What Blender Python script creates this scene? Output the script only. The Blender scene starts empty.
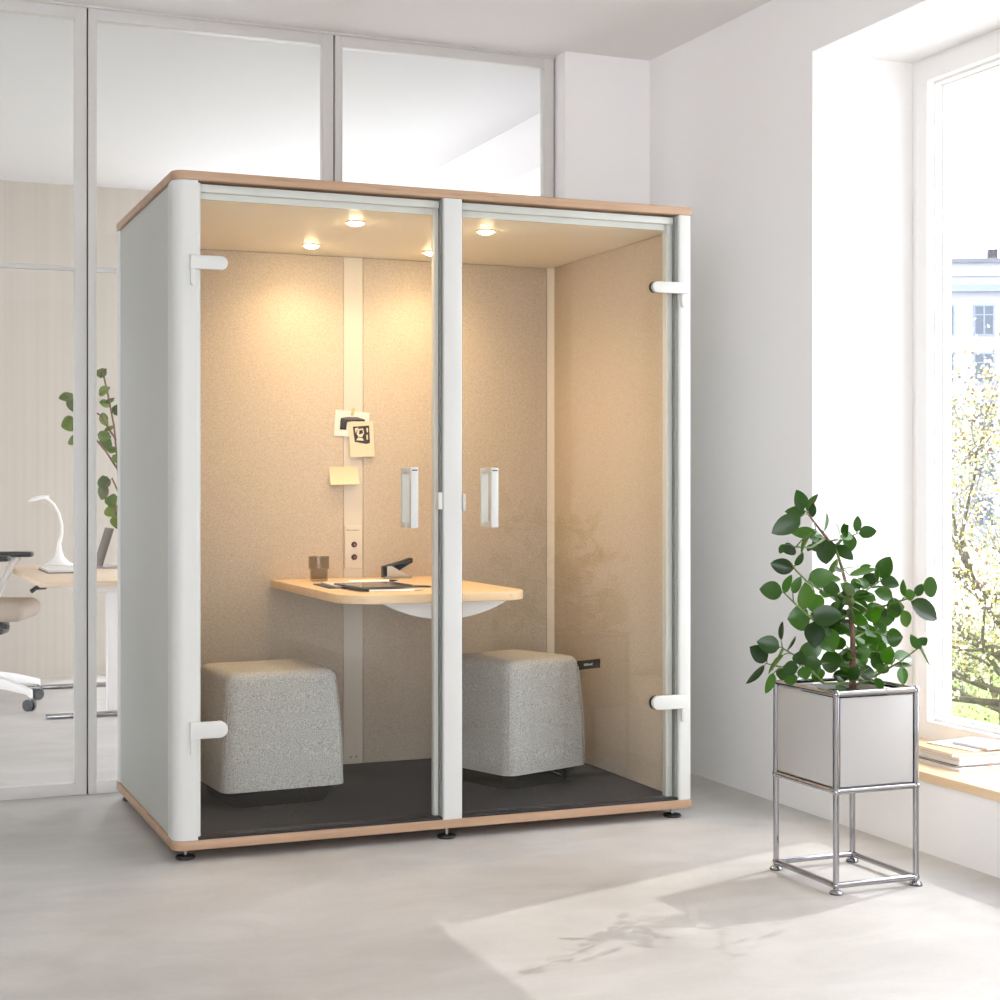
import bpy, bmesh, math, random
from mathutils import Vector, Matrix
R = math.radians
random.seed(11)
sc = bpy.context.scene
col = sc.collection
WM = {}          # world matrix of every empty

# ------------------------------------------------------------------ helpers
def lin(c):
    out = []
    for v in c:
        v = v / 255.0
        out.append(v / 12.92 if v <= 0.04045 else ((v + 0.055) / 1.055) ** 2.4)
    return (out[0], out[1], out[2], 1.0)

class MB:
    def __init__(self): self.bm = bmesh.new()
    def box(self, x0, x1, y0, y1, z0, z1, b=0.0, seg=2, mat=None):
        t = bmesh.new()
        bmesh.ops.create_cube(t, size=1.0)
        for v in t.verts:
            v.co = Vector((x0 + (v.co.x + .5) * (x1 - x0), y0 + (v.co.y + .5) * (y1 - y0), z0 + (v.co.z + .5) * (z1 - z0)))
        if b > 0:
            bmesh.ops.bevel(t, geom=list(t.edges), offset=b, segments=seg, profile=.5, affect='EDGES', clamp_overlap=True)
        self._add(t, mat); return self
    def _add(self, t, mat=None):
        if mat is not None: bmesh.ops.transform(t, matrix=mat, verts=list(t.verts))
        mp = {v: self.bm.verts.new(v.co) for v in t.verts}
        for f in t.faces:
            try: self.bm.faces.new([mp[v] for v in f.verts])
            except ValueError: pass
        t.free()
    def prism(self, pts, z0, z1, b=0.0, seg=2, mat=None):
        """pts: 2-d outline, extruded along z (use mat to turn it)"""
        t = bmesh.new()
        lo = [t.verts.new((p[0], p[1], z0)) for p in pts]
        hi = [t.verts.new((p[0], p[1], z1)) for p in pts]
        n = len(pts)
        t.faces.new(lo[::-1]); t.faces.new(hi)
        for i in range(n): t.faces.new((lo[i], lo[(i + 1) % n], hi[(i + 1) % n], hi[i]))
        bmesh.ops.recalc_face_normals(t, faces=list(t.faces))
        if b > 0:
            ed = [e for e in t.edges if abs(e.verts[0].co.z - e.verts[1].co.z) < 1e-9]
            bmesh.ops.bevel(t, geom=ed, offset=b, segments=seg, profile=.5, affect='EDGES', clamp_overlap=True)
        self._add(t, mat); return self
    def path(self, pts, r, n=10, caps=True):
        pts = [Vector(p) for p in pts]
        rs = r if isinstance(r, (list, tuple)) else [r] * len(pts)
        rings = []; up = None
        for i, p in enumerate(pts):
            d = (pts[min(i + 1, len(pts) - 1)] - pts[max(i - 1, 0)]).normalized()
            if up is None:
                up = Vector((0, 0, 1)) if abs(d.z) < .9 else Vector((1, 0, 0))
            s = d.cross(up).normalized(); u2 = s.cross(d).normalized(); up = u2
            rings.append([self.bm.verts.new(p + (s * math.cos(a) + u2 * math.sin(a)) * rs[i]) for a in [2 * math.pi * k / n for k in range(n)]])
        for a, b in zip(rings, rings[1:]):
            for k in range(n): self.bm.faces.new((a[k], a[(k + 1) % n], b[(k + 1) % n], b[k]))
        if caps: self.bm.faces.new(rings[0][::-1]); self.bm.faces.new(rings[-1])
        return self
    def lathe(self, prof, c, n=28, mat=None):
        t = bmesh.new(); rings = []
        for r, z in prof:
            if r < 1e-6: rings.append([t.verts.new((0, 0, z))])
            else: rings.append([t.verts.new((r * math.cos(2 * math.pi * k / n), r * math.sin(2 * math.pi * k / n), z)) for k in range(n)])
        for a, b in zip(rings, rings[1:]):
            for k in range(n):
                va = [a[k % len(a)], a[(k + 1) % len(a)], b[(k + 1) % len(b)], b[k % len(b)]]
                vs = []
                for v in va:
                    if v not in vs: vs.append(v)
                if len(vs) > 2: t.faces.new(vs)
        m = Matrix.Translation(Vector(c))
        if mat is not None: m = m @ mat
        self._add(t, m); return self
    def sphere(self, c, r, sx=1, sy=1, sz=1, u=16, v=10):
        t = bmesh.new(); bmesh.ops.create_uvsphere(t, u_segments=u, v_segments=v, radius=r)
        self._add(t, Matrix.Translation(Vector(c)) @ Matrix.Diagonal((sx, sy, sz, 1))); return self
    def leaf(self, base, tip, w, hint, fold=.18, curl=.12, flat=False):
        base = Vector(base); tip = Vector(tip); ax = tip - base; L = ax.length
        if L < 1e-5: return
        d = ax / L; n = Vector(hint); n = (n - d * n.dot(d)).normalized()
        wt = max(w, .5 * L) if not flat else w
        roll = math.acos(min(1, w / wt)) * (1 if (hash((round(base.x, 3), round(tip.z, 3))) & 1) else -1)
        n = Matrix.Rotation(roll, 3, d) @ n
        s = d.cross(n).normalized()
        N = 8; rows = []
        for i in range(N + 1):
            t = i / N
            hw = wt * .5 * (math.sin(math.pi * t ** .85) ** .72 if 0 < t < 1 else 0)
            cen = base + ax * t - n * (curl * L * (t - .35) ** 2)
            if hw < 1e-6: rows.append([self.bm.verts.new(cen)]); continue
            rows.append([self.bm.verts.new(cen + s * (hw * q) + n * (fold * hw * abs(q) ** 1.3)) for q in (-1, -.55, 0, .55, 1)])
        for a, b in zip(rows, rows[1:]):
            if len(a) == 1: 
                for k in range(4): self.bm.faces.new((a[0], b[k + 1], b[k]))
            elif len(b) == 1:
                for k in range(4): self.bm.faces.new((a[k], a[k + 1], b[0]))
            else:
                for k in range(4): self.bm.faces.new((a[k], a[k + 1], b[k + 1], b[k]))
    def build(self, name, mat, parent=None, angle=35, recalc=True):
        bm = self.bm
        if recalc: bmesh.ops.recalc_face_normals(bm, faces=list(bm.faces))
        for f in bm.faces: f.smooth = True
        for e in bm.edges:
            if len(e.link_faces) == 2 and e.calc_face_angle(0) > R(angle): e.smooth = False
        if parent is not None:
            bmesh.ops.transform(bm, matrix=WM[parent.name].inverted(), verts=list(bm.verts))
        me = bpy.data.meshes.new(name); bm.to_mesh(me); bm.free()
        me.materials.append(mat)
        o = bpy.data.objects.new(name, me); col.objects.link(o)
        if parent is not None:
            o.parent = parent; WM[o.name] = WM[parent.name]
        else: WM[o.name] = Matrix.Identity(4)
        return o

def tag(o, label=None, cat=None, group=None, kind=None):
    if label: o['label'] = label
    if cat: o['category'] = cat
    if group: o['group'] = group
    if kind: o['kind'] = kind
    return o

def thing(name, loc, label, cat, group=None, rz=0):
    o = bpy.data.objects.new(name, None); col.objects.link(o)
    o.empty_display_size = .1
    o.location = loc; o.rotation_euler = (0, 0, rz)
    WM[o.name] = Matrix.Translation(Vector(loc)) @ Matrix.Rotation(rz, 4, 'Z')
    return tag(o, label, cat, group)

def struct(o): o['kind'] = 'structure'; return o

def copy_tree(o, parent=None):
    c = o.copy(); col.objects.link(c)
    if parent is not None: c.parent = parent
    for ch in [x for x in o.children]: copy_tree(ch, c)
    return c

def rrect(x0, x1, y0, y1, r, seg=6, corners=(1, 1, 1, 1)):
    """rounded rectangle, corner order (x0,y0) (x1,y0) (x1,y1) (x0,y1)"""
    out = []
    cs = [(x0, y0, 180), (x1, y0, 270), (x1, y1, 0), (x0, y1, 90)]
    for (cx, cy, a0), rr in zip(cs, corners):
        q = r * rr
        if q <= 0: out.append((cx, cy)); continue
        ox = cx + (q if cx == x0 else -q); oy = cy + (q if cy == y0 else -q)
        for k in range(seg + 1):
            a = R(a0 + 90 * k / seg); out.append((ox + q * math.cos(a), oy + q * math.sin(a)))
    return out

# ------------------------------------------------------------------ materials
MT = {}
def mat(name, c, rough=.5, metal=0.0, spec=.5, bump=0.0, bscale=200.0, c2=None, cscale=6.0, stretch=(1, 1, 1), lo=.4, hi=.6, detail=4, trans=0.0, coat=0.0, emit=None, es=0.0):
    m = bpy.data.materials.new(name); m.use_nodes = True
    nt = m.node_tree; b = nt.nodes['Principled BSDF']
    b.inputs['Base Color'].default_value = c if len(c) == 4 else lin(c)
    b.inputs['Roughness'].default_value = rough; b.inputs['Metallic'].default_value = metal
    b.inputs['Specular IOR Level'].default_value = spec
    if coat: b.inputs['Coat Weight'].default_value = coat
    if emit: b.inputs['Emission Color'].default_value = lin(emit); b.inputs['Emission Strength'].default_value = es
    tc = nt.nodes.new('ShaderNodeTexCoord'); mp = nt.nodes.new('ShaderNodeMapping')
    mp.inputs['Scale'].default_value = stretch
    nt.links.new(tc.outputs['Object'], mp.inputs['Vector'])
    if c2 is not None:
        n = nt.nodes.new('ShaderNodeTexNoise'); n.inputs['Scale'].default_value = cscale; n.inputs['Detail'].default_value = detail
        r = nt.nodes.new('ShaderNodeValToRGB')
        r.color_ramp.elements[0].position = lo; r.color_ramp.elements[1].position = hi
        r.color_ramp.elements[0].color = c if len(c) == 4 else lin(c); r.color_ramp.elements[1].color = lin(c2)
        nt.links.new(mp.outputs[0], n.inputs['Vector']); nt.links.new(n.outputs['Fac'], r.inputs['Fac'])
        nt.links.new(r.outputs['Color'], b.inputs['Base Color'])
    if bump:
        n = nt.nodes.new('ShaderNodeTexNoise'); n.inputs['Scale'].default_value = bscale; n.inputs['Detail'].default_value = 3
        bp = nt.nodes.new('ShaderNodeBump'); bp.inputs['Strength'].default_value = bump; bp.inputs['Distance'].default_value = .002
        nt.links.new(mp.outputs[0], n.inputs['Vector']); nt.links.new(n.outputs['Fac'], bp.inputs['Height'])
        nt.links.new(bp.outputs['Normal'], b.inputs['Normal'])
    MT[name] = m
    return m

def glass(name, tint, ior=1.45, gain=1.0):
    m = bpy.data.materials.new(name); m.use_nodes = True; nt = m.node_tree
    nt.nodes.clear()
    out = nt.nodes.new('ShaderNodeOutputMaterial'); mix = nt.nodes.new('ShaderNodeMixShader')
    tr = nt.nodes.new('ShaderNodeBsdfTransparent'); tr.inputs['Color'].default_value = tint
    gl = nt.nodes.new('ShaderNodeBsdfGlossy'); gl.inputs['Roughness'].default_value = 0.0
    fr = nt.nodes.new('ShaderNodeFresnel'); fr.inputs['IOR'].default_value = ior
    ml = nt.nodes.new('ShaderNodeMath'); ml.operation = 'MULTIPLY'; ml.inputs[1].default_value = gain
    ge = nt.nodes.new('ShaderNodeNewGeometry'); mr = nt.nodes.new('ShaderNodeMapRange')   # same reflectance entering and leaving the pane
    mr.inputs[3].default_value = ior; mr.inputs[4].default_value = 1 / ior
    nt.links.new(ge.outputs['Backfacing'], mr.inputs[0]); nt.links.new(mr.outputs[0], fr.inputs['IOR'])
    nt.links.new(fr.outputs[0], ml.inputs[0]); nt.links.new(ml.outputs[0], mix.inputs[0])
    nt.links.new(tr.outputs[0], mix.inputs[1]); nt.links.new(gl.outputs[0], mix.inputs[2]); nt.links.new(mix.outputs[0], out.inputs[0])
    MT[name] = m; return m

def wood(name, ca, cb, cc, axis, scale=1.0, rough=.45):
    """oak: fine grain stretched along one axis, plus broad tone bands"""
    m = bpy.data.materials.new(name); m.use_nodes = True; nt = m.node_tree; b = nt.nodes['Principled BSDF']
    tc = nt.nodes.new('ShaderNodeTexCoord'); mp = nt.nodes.new('ShaderNodeMapping')
    s = [26 * scale] * 3; s['xyz'.index(axis)] = 1.6 * scale; mp.inputs['Scale'].default_value = s
    n1 = nt.nodes.new('ShaderNodeTexNoise'); n1.inputs['Scale'].default_value = 1.0; n1.inputs['Detail'].default_value = 6; n1.inputs['Distortion'].default_value = .6
    n2 = nt.nodes.new('ShaderNodeTexNoise'); n2.inputs['Scale'].default_value = 4.5; n2.inputs['Detail'].default_value = 4
    r1 = nt.nodes.new('ShaderNodeValToRGB'); r1.color_ramp.elements[0].position = .3; r1.color_ramp.elements[1].position = .72
    r1.color_ramp.elements[0].color = lin(ca); r1.color_ramp.elements[1].color = lin(cb)
    mx = nt.nodes.new('ShaderNodeMix'); mx.data_type = 'RGBA'; mx.inputs[7].default_value = lin(cc)
    r2 = nt.nodes.new('ShaderNodeValToRGB'); r2.color_ramp.elements[0].position = .58; r2.color_ramp.elements[1].position = .74
    r2.color_ramp.elements[1].color = (.55, .55, .55, 1)
    nt.links.new(tc.outputs['Object'], mp.inputs[0]); nt.links.new(mp.outputs[0], n1.inputs['Vector']); nt.links.new(mp.outputs[0], n2.inputs['Vector'])
    nt.links.new(n1.outputs['Fac'], r1.inputs[0]); nt.links.new(n2.outputs['Fac'], r2.inputs[0])
    nt.links.new(r1.outputs[0], mx.inputs[6]); nt.links.new(r2.outputs[0], mx.inputs[0]); nt.links.new(mx.outputs[2], b.inputs['Base Color'])
    b.inputs['Roughness'].default_value = rough
    MT[name] = m; return m

def floor_mat():
    m = bpy.data.materials.new('concrete'); m.use_nodes = True; nt = m.node_tree; b = nt.nodes['Principled BSDF']
    tc = nt.nodes.new('ShaderNodeTexCoord')
    def noise(sc_, det, dist, stretch=(1, 1, 1), rot=0):
        mp = nt.nodes.new('ShaderNodeMapping'); mp.inputs['Scale'].default_value = stretch; mp.inputs['Rotation'].default_value = (0, 0, rot)
        n = nt.nodes.new('ShaderNodeTexNoise'); n.inputs['Scale'].default_value = sc_; n.inputs['Detail'].default_value = det; n.inputs['Distortion'].default_value = dist
        nt.links.new(tc.outputs['Object'], mp.inputs[0]); nt.links.new(mp.outputs[0], n.inputs['Vector']); return n
    a = noise(1.1, 6, .8); c = noise(2.2, 9, 1.4, (1, 1.7, 1), .5); d = noise(60, 3, 0)
    r = nt.nodes.new('ShaderNodeValToRGB'); r.color_ramp.elements[0].position = .34; r.color_ramp.elements[1].position = .68
    r.color_ramp.elements[0].color = lin(FLOOR_A); r.color_ramp.elements[1].color = lin(FLOOR_B)
    r2 = nt.nodes.new('ShaderNodeValToRGB'); r2.color_ramp.elements[0].position = .36; r2.color_ramp.elements[1].position = .66
    r2.color_ramp.elements[0].color = (.90, .895, .888, 1); r2.color_ramp.elements[1].color = (1.02, 1.02, 1.02, 1)
    r3 = nt.nodes.new('ShaderNodeValToRGB'); r3.color_ramp.elements[0].color = (.95, .95, .95, 1); r3.color_ramp.elements[1].color = (1.04, 1.04, 1.04, 1)
    m1 = nt.nodes.new('ShaderNodeMix'); m1.data_type = 'RGBA'; m1.blend_type = 'MULTIPLY'; m1.inputs[0].default_value = 1
    m2 = nt.nodes.new('ShaderNodeMix'); m2.data_type = 'RGBA'; m2.blend_type = 'MULTIPLY'; m2.inputs[0].default_value = 1
    nt.links.new(a.outputs['Fac'], r.inputs[0]); nt.links.new(c.outputs['Fac'], r2.inputs[0]); nt.links.new(d.outputs['Fac'], r3.inputs[0])
    nt.links.new(r.outputs[0], m1.inputs[6]); nt.links.new(r2.outputs[0], m1.inputs[7])
    nt.links.new(m1.outputs[2], m2.inputs[6]); nt.links.new(r3.outputs[0], m2.inputs[7]); nt.links.new(m2.outputs[2], b.inputs['Base Color'])
    rr = nt.nodes.new('ShaderNodeMapRange'); rr.inputs[3].default_value = .42; rr.inputs[4].default_value = .62
    nt.links.new(c.outputs['Fac'], rr.inputs[0]); nt.links.new(rr.outputs[0], b.inputs['Roughness'])
    bp = nt.nodes.new('ShaderNodeBump'); bp.inputs['Strength'].default_value = .05; bp.inputs['Distance'].default_value = .004
    nt.links.new(c.outputs['Fac'], bp.inputs['Height']); nt.links.new(bp.outputs[0], b.inputs['Normal'])
    MT['concrete'] = m; return m

def leaf_mat(name, ca, cb, back, rough=.35, tr=.22):
    m = bpy.data.materials.new(name); m.use_nodes = True; nt = m.node_tree; b = nt.nodes['Principled BSDF']; out = nt.nodes['Material Output']
    ge = nt.nodes.new('ShaderNodeNewGeometry'); r = nt.nodes.new('ShaderNodeValToRGB')
    r.color_ramp.elements[0].color = lin(ca); r.color_ramp.elements[1].color = lin(cb)
    mx = nt.nodes.new('ShaderNodeMix'); mx.data_type = 'RGBA'; mx.inputs[7].default_value = lin(back)
    nt.links.new(ge.outputs['Random Per Island'], r.inputs[0]); nt.links.new(r.outputs[0], mx.inputs[6]); nt.links.new(ge.outputs['Backfacing'], mx.inputs[0])
    nt.links.new(mx.outputs[2], b.inputs['Base Color']); b.inputs['Roughness'].default_value = rough
    t = nt.nodes.new('ShaderNodeBsdfTranslucent'); ms = nt.nodes.new('ShaderNodeMixShader'); ms.inputs[0].default_value = tr
    hs = nt.nodes.new('ShaderNodeHueSaturation'); hs.inputs['Value'].default_value = 1.7; hs.inputs['Saturation'].default_value = 1.1
    nt.links.new(mx.outputs[2], hs.inputs['Color']); nt.links.new(hs.outputs[0], t.inputs['Color'])
    nt.links.new(b.outputs[0], ms.inputs[1]); nt.links.new(t.outputs[0], ms.inputs[2]); nt.links.new(ms.outputs[0], out.inputs['Surface'])
    MT[name] = m; return m

def blossom_mat():
    m = bpy.data.materials.new('blossom'); m.use_nodes = True; nt = m.node_tree; b = nt.nodes['Principled BSDF']
    ge = nt.nodes.new('ShaderNodeNewGeometry'); r = nt.nodes.new('ShaderNodeValToRGB'); cr = r.color_ramp
    cr.interpolation = 'CONSTANT'
    cols = [(0, (200, 197, 178)), (.44, (186, 180, 122)), (.68, (164, 154, 78)), (.82, (112, 112, 48)), (.93, (96, 62, 34))]
    cr.elements[0].position = 0; cr.elements[0].color = lin(cols[0][1]); cr.elements[1].position = cols[1][0]; cr.elements[1].color = lin(cols[1][1])
    for p, c in cols[2:]:
        e = cr.elements.new(p); e.color = lin(c)
    nt.links.new(ge.outputs['Random Per Island'], r.inputs[0]); nt.links.new(r.outputs[0], b.inputs['Base Color']); b.inputs['Roughness'].default_value = .7
    MT['blossom'] = m; return m

FLOOR_A = (189, 186, 181); FLOOR_B = (209, 207, 203)
floor_mat()
mat('wall_paint', (242, 241, 239), .75, spec=.25, bump=.12, bscale=90)
mat('ceiling_paint', (236, 235, 233), .8, spec=.2, bump=.08, bscale=60)
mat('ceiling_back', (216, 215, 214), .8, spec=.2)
mat('white_lacquer', (238, 237, 234), .35)
mat('frame_grey', (208, 206, 201), .4, spec=.4)
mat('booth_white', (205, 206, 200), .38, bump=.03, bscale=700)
mat('cream_channel', (210, 201, 186), .5)
mat('panel_white', (190, 189, 186), .32)
mat('felt', (180, 165, 146), .95, spec=.1, c2=(206, 192, 172), cscale=190, lo=.28, hi=.72, detail=5, bump=.3, bscale=300)
mat('pouf_fabric', (134, 133, 128), .95, spec=.1, c2=(204, 202, 196), cscale=260, lo=.3, hi=.7, detail=4, bump=.4, bscale=260)
mat('carpet', (46, 46, 48), .98, spec=.03, c2=(66, 66, 69), cscale=120, lo=.3, hi=.7, detail=3, bump=.1, bscale=400)
mat('base_black', (10, 10, 10), .85, spec=.1)
mat('booth_white_shaded', (184, 187, 180), .4)  # booth white darkened, shade of the left side put into the colour
mat('black_plastic', (24, 24, 25), .45)
mat('black_rubber', (30, 29, 33), .6)
mat('seal_grey', (112, 116, 112), .5)
mat('chrome', (176, 176, 180), .09, metal=1.0)
mat('steel', (170, 170, 172), .3, metal=1.0)
mat('booth_ceiling', (238, 230, 212), .5, spec=.4)
mat('bulb', (255, 240, 214), .5, emit=(255, 226, 176), es=110.0)
mat('soil', (22, 24, 20), .95, c2=(44, 48, 38), cscale=60, spec=.1)
mat('bark', (92, 66, 50), .8, c2=(120, 92, 70), cscale=40)
mat('stem_green', (96, 120, 58), .6)
leaf_mat('ficus_leaf', (20, 44, 14), (62, 108, 26), (96, 112, 76), rough=.28, tr=.15)
leaf_mat('vine_leaf', (58, 76, 22), (100, 120, 40), (104, 118, 60), rough=.5, tr=.15)
blossom_mat()
mat('tree_bark', (62, 56, 36), .9, c2=(88, 80, 52), cscale=9)
mat('grass', (86, 128, 40), .9, c2=(120, 158, 60), cscale=5, detail=6)
mat('paving', (178, 177, 176), .9, c2=(194, 193, 191), cscale=2)
mat('facade', (134, 137, 144), .85)
mat('facade_trim', (112, 122, 136), .8)
mat('far_pane', (62, 74, 86), .5)
mat('roof_grey', (84, 90, 98), .7)
mat('chimney', (54, 50, 54), .9)
mat('back_wall', (190, 182, 169), .8, c2=(194, 186, 174), cscale=5, stretch=(7, 1, .05), spec=.2)
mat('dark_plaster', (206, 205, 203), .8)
glass('booth_glass', (.985, .992, .985, 1), 1.45, 0.8)
glass('pane_glass', (.99, .995, .995, 1), 1.42)
glass('tumbler_glass', (.75, .71, .61, 1), 1.45)
wood('oak_x', (166, 134, 106), (186, 154, 124), (132, 102, 78), 'x')
wood('oak_y', (178, 140, 108), (196, 160, 126), (144, 108, 82), 'y')
wood('oak_table', (226, 192, 148), (236, 208, 168), (208, 172, 128), 'x', .8)
wood('oak_sill', (226, 196, 156), (238, 214, 180), (208, 172, 128), 'y', .8)
wood('oak_desk', (222, 196, 166), (232, 210, 184), (206, 176, 146), 'x', .8)
mat('paper', (224, 220, 213), .8)
mat('paper_cream', (222, 206, 178), .8)
mat('paper_yellow', (216, 204, 168), .8)
mat('paper_grey', (206, 205, 214), .7)
mat('card_board', (206, 178, 132), .8)
mat('print_black', (22, 20, 18), .6)
mat('print_grey', (96, 92, 84), .6)
mat('tape', (190, 178, 120), .6)
mat('tablet_screen', (70, 68, 66), .06)
mat('alu', (190, 188, 186), .35, metal=.35)
mat('dark_grey', (66, 67, 70), .5)
mat('chair_beige', (186, 172, 156), .9, bump=.3, bscale=300)
mat('laptop_grey', (92, 82, 74), .4)
mat('red_led', (190, 60, 40), .4)
mat('mark_pale', (198, 204, 206), .6)
mat('mark_tan', (150, 138, 116), .6)
mat('orange_tab', (232, 150, 96), .6)
mat('magazine_edge', (214, 209, 202), .8, c2=(236, 232, 226), cscale=3, stretch=(1, 1, 220))
M = MT
WORLD = 3.7; SUN = 1.05; SPOT_W = 9.5; EXPO = 0.64
LEAVES = [
(1.683, -1.16, 1.177, 1.654, -1.174, 1.235, 0.037),
(1.702, -1.146, 1.173, 1.636, -1.141, 1.173, 0.027),
(1.637, -1.218, 1.158, 1.558, -1.192, 1.112, 0.048),
(1.739, -1.095, 1.172, 1.775, -1.091, 1.228, 0.015),
(1.735, -1.124, 1.152, 1.733, -1.141, 1.196, 0.021),
(1.75, -1.13, 1.108, 1.676, -1.114, 1.105, 0.033),
(1.799, -1.097, 1.107, 1.795, -1.121, 1.165, 0.02),
(1.691, -1.191, 1.11, 1.672, -1.156, 1.047, 0.015),
(1.863, -1.009, 1.083, 1.876, -0.994, 1.006, 0.058),
(1.685, -1.114, 1.062, 1.642, -1.117, 1.052, 0.037),
(1.628, -1.146, 1.074, 1.617, -1.133, 1.047, 0.018),
(1.976, -0.943, 1.092, 1.991, -0.926, 1.128, 0.015),
(2.005, -0.937, 1.096, 1.988, -0.957, 1.038, 0.037),
(2.015, -0.959, 1.101, 2.026, -0.953, 1.153, 0.023),
(2.024, -0.963, 1.096, 2.054, -0.996, 1.103, 0.037),
(1.944, -0.946, 1.059, 1.981, -0.987, 1.018, 0.033),
(1.738, -1.023, 0.991, 1.685, -0.978, 1.007, 0.041),
(1.721, -1.057, 1.002, 1.737, -1.077, 1.041, 0.012),
(1.779, -1.039, 0.955, 1.854, -1.065, 0.971, 0.051),
(1.977, -0.868, 0.962, 2.009, -0.858, 1.008, 0.023),
(1.633, -1.124, 0.927, 1.569, -1.104, 0.937, 0.048),
(1.633, -1.131, 0.924, 1.649, -1.142, 0.979, 0.018),
(1.618, -1.204, 0.928, 1.632, -1.223, 0.978, 0.023),
(1.685, -1.169, 0.876, 1.67, -1.193, 0.956, 0.05),
(1.836, -1.035, 0.941, 1.89, -1.049, 0.916, 0.037),
(1.993, -0.955, 0.929, 2.029, -0.967, 0.934, 0.035),
(2.02, -0.909, 0.959, 2.096, -0.95, 0.981, 0.023),
(2.105, -0.844, 0.977, 2.13, -0.874, 0.987, 0.018),
(2.121, -0.938, 0.95, 2.139, -0.965, 1.017, 0.048),
(2.125, -0.932, 0.941, 2.173, -0.966, 0.929, 0.041),
(2.06, -0.93, 0.926, 2.108, -0.933, 0.963, 0.037),
(1.996, -1.179, 0.905, 1.948, -1.156, 0.925, 0.041),
(2.069, -0.922, 0.827, 2.119, -0.968, 0.85, 0.054),
(1.995, -1.148, 0.863, 2.034, -1.181, 0.876, 0.058),
(1.987, -1.257, 0.911, 1.981, -1.247, 0.962, 0.012),
(1.955, -1.301, 0.914, 1.974, -1.32, 0.927, 0.037),
(1.956, -1.355, 0.921, 1.967, -1.362, 0.957, 0.025),
(1.999, -1.323, 0.946, 2.048, -1.33, 0.945, 0.051),
(1.982, -1.29, 0.901, 2.072, -1.298, 0.847, 0.05),
(1.98, -1.254, 0.871, 2.01, -1.236, 0.818, 0.031),
(2.0, -1.148, 0.846, 1.988, -1.157, 0.815, 0.029),
(2.063, -0.897, 0.8, 2.152, -0.916, 0.675, 0.073),
(2.068, -0.998, 0.657, 2.08, -0.974, 0.711, 0.033),
(1.995, -0.901, 0.784, 2.053, -0.904, 0.784, 0.05),
(2.107, -0.99, 0.76, 2.144, -1.025, 0.763, 0.05),
(2.067, -1.048, 0.679, 2.065, -1.071, 0.739, 0.04),
(2.065, -1.091, 0.707, 2.136, -1.09, 0.71, 0.041),
(2.063, -1.22, 0.763, 2.067, -1.254, 0.782, 0.025),
(2.046, -1.25, 0.749, 2.008, -1.256, 0.791, 0.012),
(2.03, -1.18, 0.69, 2.029, -1.188, 0.635, 0.027),
(1.714, -1.159, 0.852, 1.783, -1.213, 0.859, 0.055),
(1.747, -1.101, 0.842, 1.684, -1.08, 0.841, 0.066),
(1.741, -1.129, 0.835, 1.73, -1.153, 0.76, 0.051),
(1.851, -1.019, 0.8, 1.866, -1.047, 0.731, 0.061),
(1.768, -1.095, 0.918, 1.761, -1.115, 0.858, 0.046),
(1.91, -1.011, 0.888, 1.915, -1.014, 0.857, 0.031),
(1.712, -1.093, 0.739, 1.796, -1.095, 0.744, 0.046),
(1.682, -1.03, 0.748, 1.621, -1.003, 0.766, 0.046),
(1.709, -0.914, 0.693, 1.658, -0.899, 0.737, 0.048),
(1.725, -0.969, 0.763, 1.728, -0.972, 0.821, 0.015),
(1.673, -0.957, 0.686, 1.619, -0.941, 0.629, 0.025),
(1.61, -1.111, 0.681, 1.588, -1.107, 0.62, 0.025),
(1.674, -1.066, 0.73, 1.642, -1.027, 0.671, 0.021),
(1.726, -1.051, 0.783, 1.703, -1.042, 0.742, 0.012),
(1.656, -1.18, 0.71, 1.652, -1.194, 0.751, 0.035),
(1.692, -1.146, 0.709, 1.734, -1.182, 0.711, 0.037),
(1.654, -1.18, 0.702, 1.624, -1.144, 0.696, 0.037),
(1.676, -1.171, 0.704, 1.67, -1.197, 0.67, 0.035),
(1.867, -0.974, 0.692, 1.932, -0.996, 0.692, 0.06),
(2.023, -0.845, 0.698, 2.079, -0.874, 0.665, 0.06),
(1.991, -0.907, 0.655, 1.996, -0.899, 0.609, 0.04),
(1.81, -1.045, 0.681, 1.818, -1.033, 0.637, 0.041),
(2.053, -1.011, 0.634, 2.056, -1.039, 0.6, 0.025),
(2.011, -0.971, 0.657, 2.073, -0.972, 0.646, 0.035),
(2.06, -0.923, 0.887, 2.055, -0.894, 0.826, 0.05),
(2.044, -1.024, 0.886, 2.007, -0.999, 0.902, 0.027),
(2.115, -0.953, 0.79, 2.104, -0.939, 0.823, 0.033),
(1.907, -0.95, 0.801, 1.956, -0.969, 0.791, 0.037),
(1.649, -1.105, 0.695, 1.648, -1.093, 0.655, 0.033),
(1.914, -0.984, 0.824, 1.961, -0.976, 0.851, 0.033),
(1.893, -0.986, 0.854, 1.921, -1.024, 0.872, 0.033),
(1.661, -1.166, 0.669, 1.639, -1.128, 0.656, 0.028),
(2.117, -0.864, 0.701, 2.077, -0.877, 0.657, 0.036),
(2.036, -0.848, 0.711, 2.003, -0.858, 0.756, 0.037)]
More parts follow.
